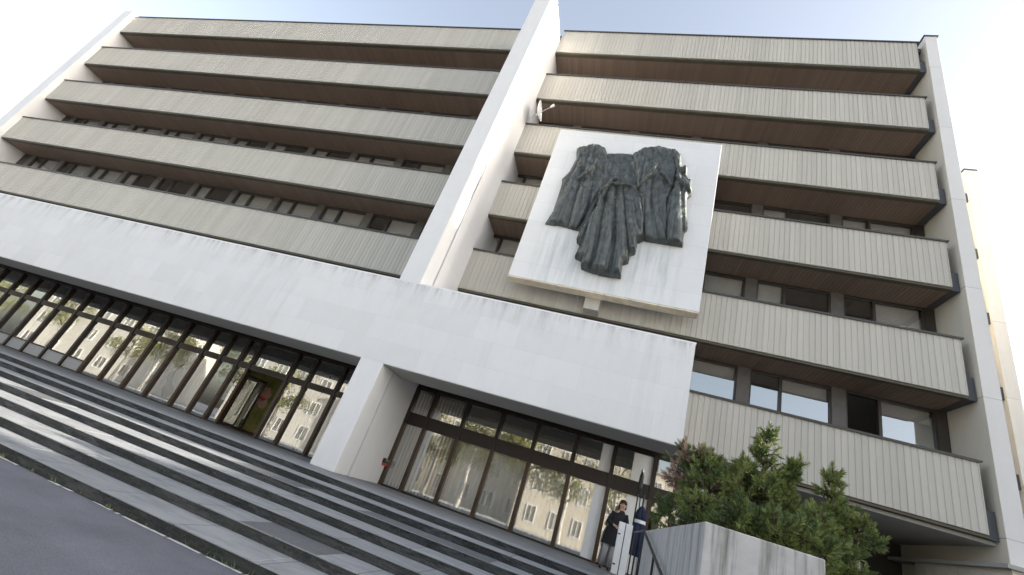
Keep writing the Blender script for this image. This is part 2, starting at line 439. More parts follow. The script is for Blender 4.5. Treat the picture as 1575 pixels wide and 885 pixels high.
# walls, roof, core
mb = MB(); mb.box(XL-.95, XL-.02, -.33, 15, -1, 23.55); mb.build('end_pier', M['pylon'], BLD, bevel=.012)
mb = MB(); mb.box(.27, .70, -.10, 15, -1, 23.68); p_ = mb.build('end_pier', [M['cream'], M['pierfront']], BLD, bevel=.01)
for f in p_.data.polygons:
    if f.normal.y < -.5: f.material_index = 1  # front keeps the plain stone, side colour has the warm bounce painted in
mb = MB(); mb.box(.22, .76, -.14, 15, 23.683, 23.73); mb.build('pier_coping', M['darkmetal'], p_)
mb = MB(); mb.box(XL, .268, .225, 15, 23.05, 23.30); mb.build('roof', M['roof'], BLD)
mb = MB(); mb.box(XL, .26, 15.002, 15.3, -1, 23.3); mb.build('rear_wall', M['int'], BLD)
mb = MB()
for k in range(1, 6): mb.box(XL, .26, 7.0, 7.2, zbot[k-1]-.02-3.2, zbot[k-1]-.03)
mb.build('corridor_wall', M['int'], BLD)
# reveal between last left window and the fin / wall closers at the window line
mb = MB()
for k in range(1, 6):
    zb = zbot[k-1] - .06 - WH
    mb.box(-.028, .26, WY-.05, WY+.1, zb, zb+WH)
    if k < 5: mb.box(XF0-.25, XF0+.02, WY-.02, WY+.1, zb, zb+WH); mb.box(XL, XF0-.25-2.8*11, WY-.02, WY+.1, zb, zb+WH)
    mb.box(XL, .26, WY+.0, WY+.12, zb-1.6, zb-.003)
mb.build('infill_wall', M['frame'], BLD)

# the fin: front slab, open joint, rear slab tied into the facade
mb = MB(); mb.box(XF0, XF1, YW, -1.90, 0, 22.52); fin = mb.build('fin', M['pylon'], BLD, bevel=.012)
mb = MB(); mb.box(XF0+.13, XF1-.13, -1.898, -1.802, 0, 22.45); mb.build('joint', M['cap'], fin)
mb = MB(); mb.box(XF0, XF1, -1.80, WY+.05, WT-.3, 22.52); mb.build('rear_slab', M['pylon'], fin, bevel=.008)
mb = MB(); mb.box(XF0+.03, XF1-.02, -1.80, GY+.1, 0, WB+.25); mb.build('lobby_cheek', M['pylon'], fin)

# white stone storey-high fascia over the entrance
mb = MB(); mb.box(-50, XF0-.001, YW, -2.27, WB, WT); mb.box(XF1+.001, -7.62, YW, -2.27, WB, WT); mb.box(XF0-.001, XF1+.001, YW-.003, YW-.001, WB+.001, WT-.004)
mb.box(-50, -7.62, -2.27, -1.30, WB, WB+.35); mb.box(-7.98, -7.62, -2.27, .03, WB+.35, WT); mb.box(-50, -7.62, -2.27, .03, WT-.25, WT-.02)
fas = mb.build('stone_fascia', M['stone'], BLD)
mb = MB(); mb.box(-50, XF0-.02, YW+.015, -2.2, WT+.003, WT+.05); mb.box(XF1+.02, -7.60, YW+.015, -2.2, WT+.003, WT+.05)
mb.build('coping', M['white'], fas)
mb = MB(); mb.box(-50, -7.64, -.5, .04, WT-.015, WT+.03); mb.build('gap_shade_strip', M['black'], fas)  # black colour stands in for the shaded gap under the band
mb = MB(); mb.box(-50, -7.64, -2.655, -1.3, WB-.018, WB-.003); mb.build('soffit_render', M['ceil'], fas)
# ceiling and header behind it
mb = MB(); mb.box(-50, -7.63, -1.298, 6, 3.40, 3.50); mb.box(-7.628, .26, .24, 6, 3.41, 3.50); mb.build('lobby_ceiling', M['ceil'], BLD)
mb = MB(); mb.box(-50, XF0, GY-.10, GY+.12, 3.22, 3.398); mb.box(XF1, -7.7, GY-.10, GY+.12, 3.22, 3.398); mb.box(-7.69, -5.4, GY+.025, GY+.12, 3.22, 3.408); 
mb.box(-50, XF0, -.55, -.45, 3.30, 3.398); mb.box(XF1, -7.7, -.55, -.45, 3.30, 3.398); mb.build('head_beam', M['mull'], BLD)

# ------------------------------------------------------------------ glazed entrance front
def glazed_bay(xa, xb, low=False, kind=None, sheer=False, blind=False):
    w = xb - xa; zt = 3.22
    mb = MB()
    mb.mi = 1; mb.box(-.055, .055, -.09, .10, 0, 2.0); mb.mi = 0
    mb.box(-.06, .06, -.10, .11, 2.0, zt-.001)
    mb.box(.062, w-.062, -.07, .08, 1.97 if xa > -16 else 2.10, 2.36 if xa > -16 else 2.31); mb.box(.062, w-.062, -.05, .06, 0, .05); mb.box(.062, w-.062, -.05, .06, zt-.06, zt-.002)
    if low: mb.box(.057, w-.057, -.05, .06, .46, .51)
    b = mb.build('glazed_bay', [M['mull'], M['mullb'] if not low else M['mull']], BLD, loc=(xa, GY, 0))
    a, e = .06, w-.06; tl = 1.97 if xa > -16 else 2.10; th = 2.36 if xa > -16 else 2.31
    if low:
        mb = MB(); mb.box(a, e, -.01, .02, .05, .46); mb.build('lower_panel', M['opp3'], b)
    if kind != 'open':
        mb = MB(); z0 = .51 if low else .05
        mb.quad((a, 0, z0), (e, 0, z0), (e, 0, tl), (a, 0, tl)); mb.build('pane', M['glassg'], b)
    mb = MB(); mb.quad((a, 0, th), (e, 0, th), (e, 0, zt-.06), (a, 0, zt-.06)); mb.build('pane', M['glassg'], b)
    if sheer:
        mb = MB(); n = 40; y_ = .42 if xa > -16 else 1.05; sd = xa*3.1; zt_ = 1.96 if xa > -16 else 2.9; pts = []
        for i in range(n+1):
            x = .02 + (w-.04)*i/n; pts.append((x, y_ + .035*math.sin(i*1.15+sd) + .02*math.sin(i*.43+sd*2)))
        for (xa_, ya_), (xb_, yb_) in zip(pts, pts[1:]): mb.quad((xa_, ya_, .03), (xb_, yb_, .03), (xb_, yb_, zt_), (xa_, ya_, zt_))
        mb.build('curtain', M['sheer'], b, smooth=True)
    if blind:
        mb = MB(); n = int((e-a)/.12)
        for i in range(n):
            x = a + .05 + i*.12; c, s_ = .032*math.cos(.5), .032*math.sin(.5); mb.mi = (i*7 % 3) % 2
            mb.quad((x-c, .14-s_, .07), (x+c, .14+s_, .07), (x+c, .14+s_, 3.1), (x-c, .14-s_, 3.1))
        mb.build('vertical_blind', [M['goldblind'], M['blind']], b)
    return b
lx = [-44.7, -43.5, -42.25, -41.05, -39.8, -38.59, -37.27, -36.1, -34.88, -33.72, -32.5, -31.23, -30.08, -28.88, -27.6, -26.38, -25.03, -24.1, -23.25, -22.66, -20.89, -20.04, -18.79, -17.5, -16.72]
for xa, xb in zip(lx, lx[1:]):
    glazed_bay(xa, xb, low=(xb < -30), kind='open' if xa == -22.66 else None, sheer=xa in (-28.88, -27.6, -26.38, -20.89, -20.04) or xa < -36)
rx = [-15.84, -15.10, -13.90, -12.68, -11.48, -10.22, -9.05, -7.87, -6.65, -5.45]
for i, (xa, xb) in enumerate(zip(rx, rx[1:])):
    b = glazed_bay(xa, xb, blind=1 if i == 0 else 2 if i == 1 else False, sheer=2 <= i <= 6)
    if i == 5:
        mb = MB(); mb.box(xb-xa-.38, xb-xa-.065, -.02, -.005, .05, 1.97); mb.box(xb-xa-.38, xb-xa-.065, -.02, -.005, 2.365, 3.155); mb.build('infill_panel', M['white'], b)
    if i == 6:
        mb = MB(); mb.box(xb-xa-.62, xb-xa-.065, -.02, -.005, .05, 1.97); mb.box(xb-xa-.62, xb-xa-.065, -.02, -.005, 2.365, 3.155); mb.build('infill_panel', M['blind'], b)
# open double doors: leaf frames and long handles
for hx, rot in ((-22.6, 1.25), (-20.95, -1.05)):
    sg = 1 if rot > 0 else -1
    mb = MB()
    w = .84
    for a, b in ((0, .06), (w-.06, w)): mb.box(*(sorted((sg*a, sg*b))), -.02, .03, .02, 1.95)
    for a, b in ((.02, .12), (1.86, 1.95)): mb.box(*(sorted((sg*.06, sg*(w-.06)))), -.02, .03, a, b)
    d = mb.build('door', M['mull'], BLD, loc=(hx, GY+.05, 0)); d.rotation_euler = (0, 0, rot)
    mb = MB(); mb.quad((sg*.06, 0, .12), (sg*(w-.06), 0, .12), (sg*(w-.06), 0, 1.86), (sg*.06, 0, 1.86)); mb.build('pane', M['glassg'], d)
    mb = MB()
    for xx in (.68,):
        mb.tube([(sg*xx, -.07, .45), (sg*xx, -.07, 1.45)], .016, 8); mb.tube([(sg*xx, -.07, .55), (sg*xx, 0, .55)], .01, 6); mb.tube([(sg*xx, -.07, 1.35), (sg*xx, 0, 1.35)], .01, 6)
    mb.build('handle', M['steel'], d)

# lobby interior
mb = MB(); mb.box(-50, -7.7, GY+.105, 7, -.3, -.004); mb.build('lobby_floor', M['paver'], BLD)
mb = MB(); mb.box(-50, -14.9, 6.0, 6.2, 0, 3.39); mb.box(-14.9, -7.7, 3.2, 3.4, 0, 3.39); mb.box(-7.7, -7.5, .5, 6.2, 0, 3.39); mb.build('lobby_wall', M['intcream'], BLD)
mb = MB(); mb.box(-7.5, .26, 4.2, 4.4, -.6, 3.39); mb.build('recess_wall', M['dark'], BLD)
mb = MB(); mb.box(-24.6, -19.6, 1.9, 2.02, 0, 3.3); mb.build('vestibule_screen', M['dark'], BLD)
mb = MB(); mb.box(-2.64, -2.2, 1.3, 1.75, 0, 3.398); mb.build('ground_floor_column', M['ceil'], BLD, bevel=.01)

# entrance mural of foliage with pink and red bloom, on the vestibule screen
mu = thing('mural', 'green and yellow foliage mural with a pink and red bloom behind the open doors', 'mural', (-23.2, 1.88, 0))
mb = MB(); mb.box(-.95, .85, -.03, .015, .1, 2.5); mb.build('canvas', M['green'], mu)
mb = MB(); rnd = random.Random(2)
for cx, cz, r0 in ((.35, 1.55, .33), (.1, 1.25, .2), (.5, 1.2, .22)):
    pts = [(cx + r0*(.8+.3*rnd.random())*math.cos(a*.524), -.042, cz + r0*(.8+.3*rnd.random())*math.sin(a*.524)) for a in range(12)]
    mb.quad(*pts)
mb.build('bloom', M['pink'], mu)
mb = MB()
mb.quad((.1, -.05, 1.38), (.5, -.05, 1.3), (.56, -.05, 1.4), (.3, -.05, 1.46)); mb.build('red_petal', M['red'], mu)

# twisting dark bronze sculpture inside the lobby
sc_ = thing('sculpture', 'tall twisting dark bronze sculpture standing inside the lobby glass', 'sculpture', (-26.05, .62, 0))
mb = MB(); mb.box(-.28, .28, -.2, .2, 0, .22); mb.build('plinth', M['black'], sc_, bevel=.01)
mb = MB(); pts = []; rr = []
for i in range(26):
    t = i/25; pts.append((.10*math.sin(t*7.5)-.08*t, .05*math.cos(t*6), .2+1.45*t)); rr.append(.02 + .17*math.exp(-((t-.22)/.2)**2) + .07*math.exp(-((t-.58)/.13)**2) + .035*math.exp(-((t-.86)/.07)**2))
mb.tube(pts, rr, 12); mb.build('twisted_figure', M['bronze'], sc_, smooth=True)
nt = thing('notice', 'white notice sheet fixed inside the glass beside the open doors', 'notice', (-23.0, GY+.05, 0))
mb = MB(); mb.box(-.13, .13, 0, .01, .82, 1.08); mb.build('sheet', M['white'], nt)
mb = MB(); mb.box(-.09, .09, -.003, -.001, .98, 1.0); mb.box(-.09, .05, -.003, -.001, .92, .935); mb.build('red_line', M['red'], nt)

# small metal letter box on the pier side wall
lb = thing('letter_box', 'small dark metal box fixed on the white wall beside the right hand glazing', 'box', (XF1-.02, -.02, .62))
mb = MB(); mb.box(0, .10, -.16, .16, 0, .14); mb.build('case', M['black'], lb, bevel=.008)
mb = MB(); mb.box(.10, .106, -.13, .13, .085, .105); mb.build('slot', M['steel'], lb)
mb = MB(); mb.box(.0, .09, -.12, .12, -.07, -.004); mb.build('tray', M['red'], lb)

# ------------------------------------------------------------------ relief panel
PX0, PX1, PZ0, PZ1, PY = -13.82, -7.40, 7.63, 15.05, -.90
pan = thing('relief_panel', 'large white marble panel carrying a dark bronze relief of robed figures', 'relief', (-10.6, -.45, PZ0))
def sub(mb, *a, **k):
    mb.v = [(x+10.6, y+.45, z-PZ0) for x, y, z in mb.v]; return mb.build(*a, **k)
mb = MB(); mb.box(PX0, PX1, PY, PY+.45, PZ0+.02, PZ1); sub(mb, 'stone_slab', M['panel'], pan, bevel=.015)
mb = MB()
x = PX0
while x < PX1-.02:
    w = min(.86, PX1-x); mb.box(x+.006, x+w-.006, PY+.02, PY+.44, PZ0-.02, PZ0+.018); x += w
sub(mb, 'edge_course', M['panel_under'], pan, bevel=.01)
mb = MB(); mb.box(-11.02, -10.5, PY+.452, .0, 7.2, 7.75); sub(mb, 'bracket', M['fascia'], pan)
mb = MB()
for xx in (-13, -8.2):
    for zz in (9.2, 12.8): mb.box(xx-.15, xx+.15, PY+.452, .0, zz, zz+.3)
sub(mb, 'wall_tie', M['darkmetal'], pan)

# homography from study crop to panel plane
import itertools
def homog(src, dst):
    A = []; B = []
    for (x, y), (u, v) in zip(src, dst):
        A.append([x, y, 1, 0, 0, 0, -u*x, -u*y]); B.append(u); A.append([0, 0, 0, x, y, 1, -v*x, -v*y]); B.append(v)
    n = 8; Mx = [r + [b] for r, b in zip(A, B)]
    for i in range(n):
        p = max(range(i, n), key=lambda r: abs(Mx[r][i])); Mx[i], Mx[p] = Mx[p], Mx[i]
        for r in range(n):
            if r != i:
                f = Mx[r][i]/Mx[i][i]
                Mx[r] = [a - f*b for a, b in zip(Mx[r], Mx[i])]
    h = [Mx[i][n]/Mx[i][i] for i in range(n)]
    return lambda x, y: ((h[0]*x+h[1]*y+h[2])/(h[6]*x+h[7]*y+1), (h[3]*x+h[4]*y+h[5])/(h[6]*x+h[7]*y+1))
PH = homog([(228,28),(948,91),(842,827),(9,671)], [(PX0,PZ1),(PX1,PZ1),(PX1,PZ0),(PX0,PZ0)])

def inside(p, poly):
    x, y = p; c = False; j = len(poly)-1
    for i in range(len(poly)):
        xi, yi = poly[i]; xj, yj = poly[j]
        if (yi > y) != (yj > y) and x < (xj-xi)*(y-yi)/(yj-yi)+xi: c = not c
        j = i
    return c
def edge_dist(p, poly):
    d = 1e9; px, py = p
    for (ax, ay), (bx, by) in zip(poly, poly[1:]+poly[:1]):
        vx, vy = bx-ax, by-ay; t = max(0, min(1, ((px-ax)*vx+(py-ay)*vy)/(vx*vx+vy*vy+1e-9)))
        d = min(d, math.hypot(px-ax-t*vx, py-ay-t*vy))
    return d
def figure(pts, apex, nf, depth, seed, heads=(), fold=.10, top=None, arms=(), yb=PY):
    poly = [PH(*p) for p in pts]; ax, az = PH(*apex)
    hs = [(PH(*h[:2]), h[2]) for h in heads]
    arms_ = [([PH(*q) for q in a[:-1]], a[-1]) for a in arms]
    zmax = max(p[1] for p in poly); zmin = min(p[1] for p in poly)
    n = len(poly)
    # boundary resample, then constrained fill through grid
    st = .026; x0 = min(p[0] for p in poly); x1 = max(p[0] for p in poly)
    nx = int((x1-x0)/st)+2; nz = int((zmax-zmin)/st)+2
    V = {}; verts = []; faces = []
    def hgt(x, z):
        e = edge_dist((x, z), poly)
        r = min(1, e/.16); base = depth*(.34+.66*math.sin(r*math.pi/2))
        dx = x-ax; dz = az-z
        ang = math.atan2(dx, max(dz, .05)+.6)
        L = math.hypot(dx, dz)
        t = max(0, min(1, (az+.1-z)/max(.5, az-zmin)))
        ph = ang*nf + 1.1*noise.noise(Vector((ang*2.5, L*.35, seed)))
        sn = abs(math.sin(ph))
        k = .55 + .9*noise.noise(Vector((math.floor(ph/math.pi)*7.3, 2.2, seed)))
        f = fold*max(.15, k)*(sn**.6-.75)*(.25+.75*t)
        ph2 = ph*2.3 + 2*noise.noise(Vector((x*1.2, z*.6, seed)))
        f += -.075*(1-abs(math.sin(ph2)))**3*t
        u = (1-t)*min(1, e/.2)
        q = .7*noise.noise(Vector((x*2.1, z*2.1, seed))); q2 = noise.noise(Vector((x*5.5, z*5.0, seed+9)))
        q3 = noise.noise(Vector((x*11, z*9, seed+3))); f += u*(.12*q + .05*q2 + .03*q3) + .012*q2
        cv = math.sin(5.5*(z + .45*math.sin((x-ax)*1.9)+seed)); f += -.07*(1-abs(cv))**3*u + .03*cv*u
        for (hx, hz), hr in hs:
            d = math.hypot(x-hx, (z-hz)*.85)
            if d < hr: f += .17*math.sqrt(max(0, 1-(d/hr)**2))
        for a, ar in arms_:
            d = min(edge_dist((x, z), [p0, p1]) for p0, p1 in zip(a, a[1:]))
            if d < ar: f += .16*math.sqrt(1-(d/ar)**2)
        # hem band
        if z < zmin+.12: f += .02
        return max(.05, base+f)
    for j in range(nz):
        for i in range(nx):
            x = x0+i*st; z = zmin+j*st
            if inside((x, z), poly):
                V[i, j] = len(verts); verts.append((x, yb-hgt(x, z), z))
    cnt = {}
    for j in range(nz-1):
        for i in range(nx-1):
            q = [(i, j), (i+1, j), (i+1, j+1), (i, j+1)]
            q = [V[k] for k in q if k in V]
            if len(q) >= 3:
                faces.append(tuple(q))
                for a, b in zip(q, q[1:]+q[:1]): cnt[(a, b)] = 1
    # sides back to the slab
    back = {}
    nfaces = list(faces)
    for (a, b) in list(cnt):
        if (b, a) not in cnt:
            for k in (a, b):
                if k not in back: back[k] = len(verts); verts.append((verts[k][0], yb+.01, verts[k][2]))
            nfaces.append((b, a, back[a], back[b]))
    mb = MB(); mb.v = verts; mb.f = nfaces; mb.m = [0]*len(nfaces)
    o = sub(mb, 'robed_figure', M['bronze'], pan, smooth=True)
    return o
figure([(300,118),(395,100),(428,118),(450,190),(430,260),(392,340),(330,440),(305,480),(240,462),(165,452),(200,395),(240,268),(235,262),(270,225),(298,170)], (370,90), 20, .22, 1.0, [], .30, arms=[((318,262),(352,240),(390,196),.09)])
figure([(425,140),(500,137),(545,142),(580,190),(600,330),(590,420),(400,420),(330,480),(300,480),(330,430),(380,330),(400,230)], (480,80), 16, .14, 2.0, [], .16, arms=[((405,330),(455,268),(476,262),.09)])
figure([(545,150),(590,122),(665,115),(720,124),(745,160),(750,215),(735,300),(705,350),(705,541),(640,530),(590,520),(575,400),(560,250)], (630,60), 19, .30, 4.0, [], .26, arms=[((575,300),(620,262),(648,214),.09),((716,300),(690,262),(672,250),.08)])
figure([(715,124),(740,130),(765,155),(768,212),(790,215),(796,255),(808,275),(808,325),(790,338),(788,400),(791,476),(776,490),(772,551),(690,538),(680,440),(700,340),(730,250)], (745,190), 18, .36, 5.0, [(770,238,.13)], .30, arms=[((740,260),(800,318),(805,285),.13)])
figure([(395,335),(420,310),(470,298),(540,303),(590,348),(604,440),(600,522),(572,535),(566,580),(541,590),(536,620),(508,629),(501,686),(440,681),(380,666),(325,646),(329,616),(297,600),(322,545),(303,531),(316,492),(350,440),(385,395)], (480,180), 28, .46, 7.0, [], .38, arms=[((405,345),(440,318),(480,312),.07),((590,352),(545,318),(500,312),.07)])

# ------------------------------------------------------------------ satellite dish on the parapet beside the fin
ds = thing('satellite_dish', 'white satellite dish with feed arm clamped beside the stone fin', 'satellite dish', (-15.55, -.25, 16.2))
mb = MB(); mb.tube([(0, 0, 0), (0, 0, .30), (.12, -.1, .42)], .03, 8); mb.build('mast', M['steel'], ds, smooth=True)
mb = MB(); N = 24; R_ = .46
rings = []
for j in range(7):
    r = R_*j/6; d = .16*(r/R_)**2
    rings.append([Vector((r*math.cos(2*math.pi*i/N), r*1.08*math.sin(2*math.pi*i/N), d)) for i in range(N)])
for off in (0, -.012):
    for a, b in zip(rings, rings[1:]):
        for i in range(N):
            q = [a[i], a[(i+1)%N], b[(i+1)%N], b[i]]; mb.quad(*[(p.x, p.y, p.z+off) for p in q])
dd = mb.build('dish', M['white'], ds, smooth=True); dd.location = (.18, -.16, .42)
dd.rotation_euler = Vector((.95, .02, .2)).to_track_quat('Z', 'Y').to_euler()
mb = MB(); mb.tube([(.2, -.2, .06), (.62, -.36, .30), (.86, -.40, .46)], .018, 6); mb.tube([(0, 0, .12), (.05, -.02, -.08)], .022, 6); mb.build('arm', M['steel'], ds)
mb = MB(); mb.tube([(.82, -.40, .44), (.98, -.46, .53)], [.05, .07], 10); mb.build('feed_horn', M['white'], ds)

# ------------------------------------------------------------------ planter and shrubs
pl = thing('planter', 'tall streaked concrete planter at the right end of the steps', 'planter', (-7.6, -8.8, -.877))
mb = MB()
X0, X1, Y0, Y1, ZT = -8.16, -7.07, -8.8, -2.9, 1.05
t_ = .14
def psub(mb, *a, **k):
    mb.v = [(x+7.6, y+8.8, z+.877) for x, y, z in mb.v]; return mb.build(*a, **k)
mb.box(X0, X1, Y0, Y0+t_, -.9, ZT); mb.box(X0, X1, Y1-t_, Y1, -.9, ZT); mb.box(X0, X0+t_, Y0+t_, Y1-t_, -.9, ZT-.001); mb.box(X1-t_, X1, Y0+t_, Y1-t_, -.9, ZT-.001)
psub(mb, 'wall', M['conc'], pl, bevel=.012)
mb = MB(); mb.box(X0+t_, X1-t_, Y0+t_, Y1-t_, -.8, ZT-.1); psub(mb, 'soil', M['soil'], pl)
mb = MB(); mb.box(-7.065, -1.2, -8.2, -3.5, -.9, .30); tag(mb.build('garden_soil', M['soil']), kind='structure')

def tuft(mb, c, d, L, n, rnd, w=.0048):
    """bottle brush of needles round the end of a shoot"""
    d = d.normalized(); a = d.orthogonal().normalized(); b = d.cross(a)
    for i in range(n):
        th = rnd.uniform(0, 6.283); t = rnd.random(); sp = 1.25 - 1.05*t + rnd.uniform(-.15, .15); base = c + d*(t-.75)*L*1.5
        dr = (d*math.cos(sp) + (a*math.cos(th)+b*math.sin(th))*math.sin(sp)).normalized()
        s_ = dr.cross(Vector((rnd.uniform(-1,1), rnd.uniform(-1,1), rnd.uniform(-1,1)))).normalized()*w
        l = L*rnd.uniform(.75, 1.05); tip = base+dr*l
        mb.quad(base-s_, base+s_, tip+s_*.4, tip-s_*.4)
def shrub(name_label, base, lobes, leaders, seed, mats=('pine', 'pinelight'), group='pine shrubs around the concrete planter', dens=1.0):
    """mugo pine: limbs out of one stem, every shoot ends in a brush of needles"""
    rnd = random.Random(seed); root = thing('pine_shrub', name_label, 'shrub', base, 0, group)
    B = Vector(base); wood = MB(); fol = MB()
    shoots = []
    for (cx, cy, cz), r, n in lobes:
        c = Vector((cx, cy, cz))
        for i in range(int(n*.40)):
            u = Vector((rnd.gauss(0, 1), rnd.gauss(0, 1), rnd.gauss(0, 1)+.35)).normalized()
            k = rnd.uniform(.5, .9) if rnd.random() < .25 else rnd.uniform(.88, 1.16)
            p = c + Vector((u.x*r[0], u.y*r[1], u.z*r[2]))*k
            if p.z < base[2] - .1: continue
            shoots.append((p, (u + Vector((0, 0, .75))).normalized(), c))
    for (lx_, ly_, lz0), (tx, ty, tz), wd in leaders:
        a = Vector((lx_, ly_, lz0)); b = Vector((tx, ty, tz))
        wood.tube([a-B, (a+b)/2-B+Vector((.02, 0, 0)), b-B], [.03, .02, .006], 6)
        nlev = max(4, int((b-a).length/.17))
        for j in range(nlev+1):
            t = j/nlev; p = a.lerp(b, t); rad = wd*(1-t)**.8
            m = 7 if t < .95 else 1
            if t > .95: shoots.append((p, Vector((0, 0, 1)), p-Vector((0, 0, .08)))); continue
            for q in range(m):
                th = rnd.uniform(0, 6.283); rr = rad*rnd.uniform(.55, 1.1)
                tip = p + Vector((math.cos(th)*rr, math.sin(th)*rr, rr*.35+.04))
                wood.tube([p-B, tip-B], [.010, .004], 4, False)
                shoots.append((tip, (tip-p+Vector((0, 0, .12))).normalized(), p))
    for p, d, c in shoots:
        out = (p-c).length; fol.mi = 1 if (d.z > .45 and rnd.random() < .75) else 0  # paler colour on most upward shoots paints in skylit tops
        L = rnd.uniform(.060, .088)
        tuft(fol, p-B, d, L, 60, rnd)
        a = d.orthogonal().normalized(); b = d.cross(a)
        for q in range(rnd.randint(1, 3)):
            th = rnd.uniform(0, 6.283); o = (a*math.cos(th)+b*math.sin(th))*rnd.uniform(.06, .10) - d*rnd.uniform(.02, .09)
            tuft(fol, p-B+o, (d*.8+o*6).normalized(), L*.9, 44, rnd)
            wood.tube([p-B-d*.12, p-B+o*.9], [.006, .004], 4, False)
        wood.tube([p-B-d*.16, p-B], [.008, .005], 4, False)
    for (cx, cy, cz), r, n in lobes:
        c = Vector((cx, cy, cz))-B
        st = Vector((rnd.uniform(-.05, .05), rnd.uniform(-.05, .05), 0))
        wood.tube([st, st*.5+c*.5+Vector((0, 0, -.05)), c], [.05, .035, .02], 7)
        for i in range(9):
            u = Vector((rnd.gauss(0, 1), rnd.gauss(0, 1), abs(rnd.gauss(0, .7)))).normalized()
            wood.tube([c, c+Vector((u.x*r[0], u.y*r[1], u.z*r[2]))*.8], [.016, .005], 5, False)
    wood.build('stem', M['bark'], root)
    fol.build('foliage', [M[mats[0]], M[mats[1]]], root)
    return root
shrub('tallest dark green pine shrub, pointed leader in front of the ribbed band', (-7.35, -7.0, .95),
      [((-7.35, -7.2, 1.62), (.45, .4, .42), 150), ((-7.0, -7.0, 1.62), (.35, .35, .36), 90), ((-7.55, -7.0, 1.66), (.35, .3, .28), 80)],
      [((-7.2, -7.0, 1.6), (-7.07, -7.0, 2.74), .46), ((-6.95, -7.0, 1.7), (-6.66, -7.0, 2.42), .22), ((-7.35, -7.1, 1.6), (-7.42, -7.1, 2.2), .2)], 1)
shrub('pale green pine shrub bulging over the front edge of the planter', (-7.6, -8.2, .95),
      [((-7.75, -8.35, 1.20), (.28, .25, .22), 90), ((-7.35, -8.4, 1.22), (.32, .25, .24), 110), ((-7.05, -8.3, 1.2), (.25, .25, .24), 70)], [], 2, ('pinelight', 'pine'))
shrub('pine shrub with dry pinkish brown shoots at the left end of the planter', (-7.95, -6.9, .95),
      [((-8.12, -6.95, 1.82), (.26, .3, .34), 90), ((-7.9, -7.0, 1.98), (.2, .25, .22), 50)], [], 3, ('pinedry', 'pine'))
shrub('green pine shrub with one upright leader beside the dry brown shrub', (-7.85, -7.3, .95),
      [((-7.85, -7.35, 1.55), (.35, .35, .40), 130), ((-8.0, -7.5, 1.25), (.25, .25, .25), 60)], [((-7.8, -7.2, 1.7), (-7.93, -7.0, 2.18), .2)], 4)
shrub('small upright pine shrub right of the tallest one, in front of the dark recess', (-6.3, -6.9, .3),
      [((-6.3, -6.95, 1.6), (.38, .35, .35), 110), ((-5.98, -7.0, 1.65), (.28, .25, .22), 50)], [((-6.3, -6.9, 1.6), (-6.22, -6.9, 2.42), .36)], 5)
shrub('low bushy pine shrub spilling past the right end of the planter', (-6.4, -7.5, .3),
      [((-6.72, -7.6, 1.25), (.34, .33, .32), 120), ((-6.42, -7.5, 1.0), (.34, .33, .34), 110), ((-6.75, -7.7, 1.5), (.25, .25, .2), 60)], [], 6, ('pine', 'pinelight'))
shrub('dark pine shrub in the shade at the rear of the planter by the glazing', (-7.9, -4.6, .95),
      [((-7.95, -4.6, 1.4), (.3, .5, .35), 90)], [], 8, ('pine', 'pine'))

# ------------------------------------------------------------------ people and small things by the right hand glazing
ip = thing('information_pillar', 'white two panelled information pillar on the plaza in front of the woman', 'pillar', (-8.50, -1.75, 0))
mb = MB(); mb.box(-.155, -.01, -.09, .09, .02, 1.12); mb.build('panel', M['white'], ip, bevel=.006)
mb = MB(); mb.box(.01, .165, -.09, .09, .02, 1.12); mb.build('panel', M['white'], ip, bevel=.006)
mb = MB(); mb.box(-.012, .012, -.07, .07, 0, 1.10); mb.build('joint', M['black'], ip)
mb = MB(); mb.box(-.15, -.09, -.096, -.091, .84, .87); mb.box(-.15, -.09, -.096, -.091, .2, .23); mb.build('mark', M['black'], ip)

pa = thing('parasol', 'closed navy parasol with a white tie band beside the white pillar', 'parasol', (-8.13, -1.0, 0))
mb = MB(); mb.tube([(0,0,0), (0,0,1.95)], .022, 8); mb.build('pole', M['black'], pa)
mb = MB(); N = 20; prev = None
for z, r in ((.5,.13),(.8,.15),(1.1,.145),(1.25,.12),(1.3,.10),(1.4,.13),(1.55,.10),(1.66,.03)):
    ring = [((r*(1+.22*math.cos(6*2*math.pi*i/N)))*math.cos(2*math.pi*i/N), (r*(1+.22*math.cos(6*2*math.pi*i/N)))*math.sin(2*math.pi*i/N), z) for i in range(N)]
    if prev:
        for i in range(N): mb.quad(prev[i], prev[(i+1)%N], ring[(i+1)%N], ring[i])
    prev = ring
mb.build('canopy', M['navy'], pa, smooth=True)
mb = MB(); mb.tube([(0,0,1.25),(0,0,1.33)], .135, 16); mb.build('tie_band', M['white'], pa)
mb = MB(); mb.tube([(0,0,0),(0,0,.06)], [.25,.22], 16); mb.build('base', M['black'], pa)
la = thing('torch_lamp', 'tall black pole lamp with a narrow dark lantern behind the parasol', 'lamp', (-8.27, -.75, 0))
mb = MB(); mb.tube([(0,0,0),(0,0,2.0)], .02, 8); mb.tube([(.11,.05,1.2),(.06,0,2.0)], .014, 6); mb.build('pole', M['black'], la)
mb = MB(); mb.tube([(0.02,0,1.95),(0.02,0,2.1),(0.02,0,2.42),(0.02,0,2.52)], [.04,.07,.055,.03], 10); mb.build('lantern', M['black'], la)
mb = MB(); mb.tube([(0.02,0,2.52),(0.02,0,2.60)], [.05,.02], 10); mb.build('lantern_cap', M['steel'], la)
hr = thing('handrail', 'black steel handrail beside the concrete planter', 'handrail', (-8.27, -2.0, 0))
mb = MB(); mb.tube([(0, .4, 1.0), (0, -1.9, 1.0), (0, -6.2, .22), (0, -6.2, -.75)], .022, 8); mb.build('rail', M['black'], hr, smooth=True)
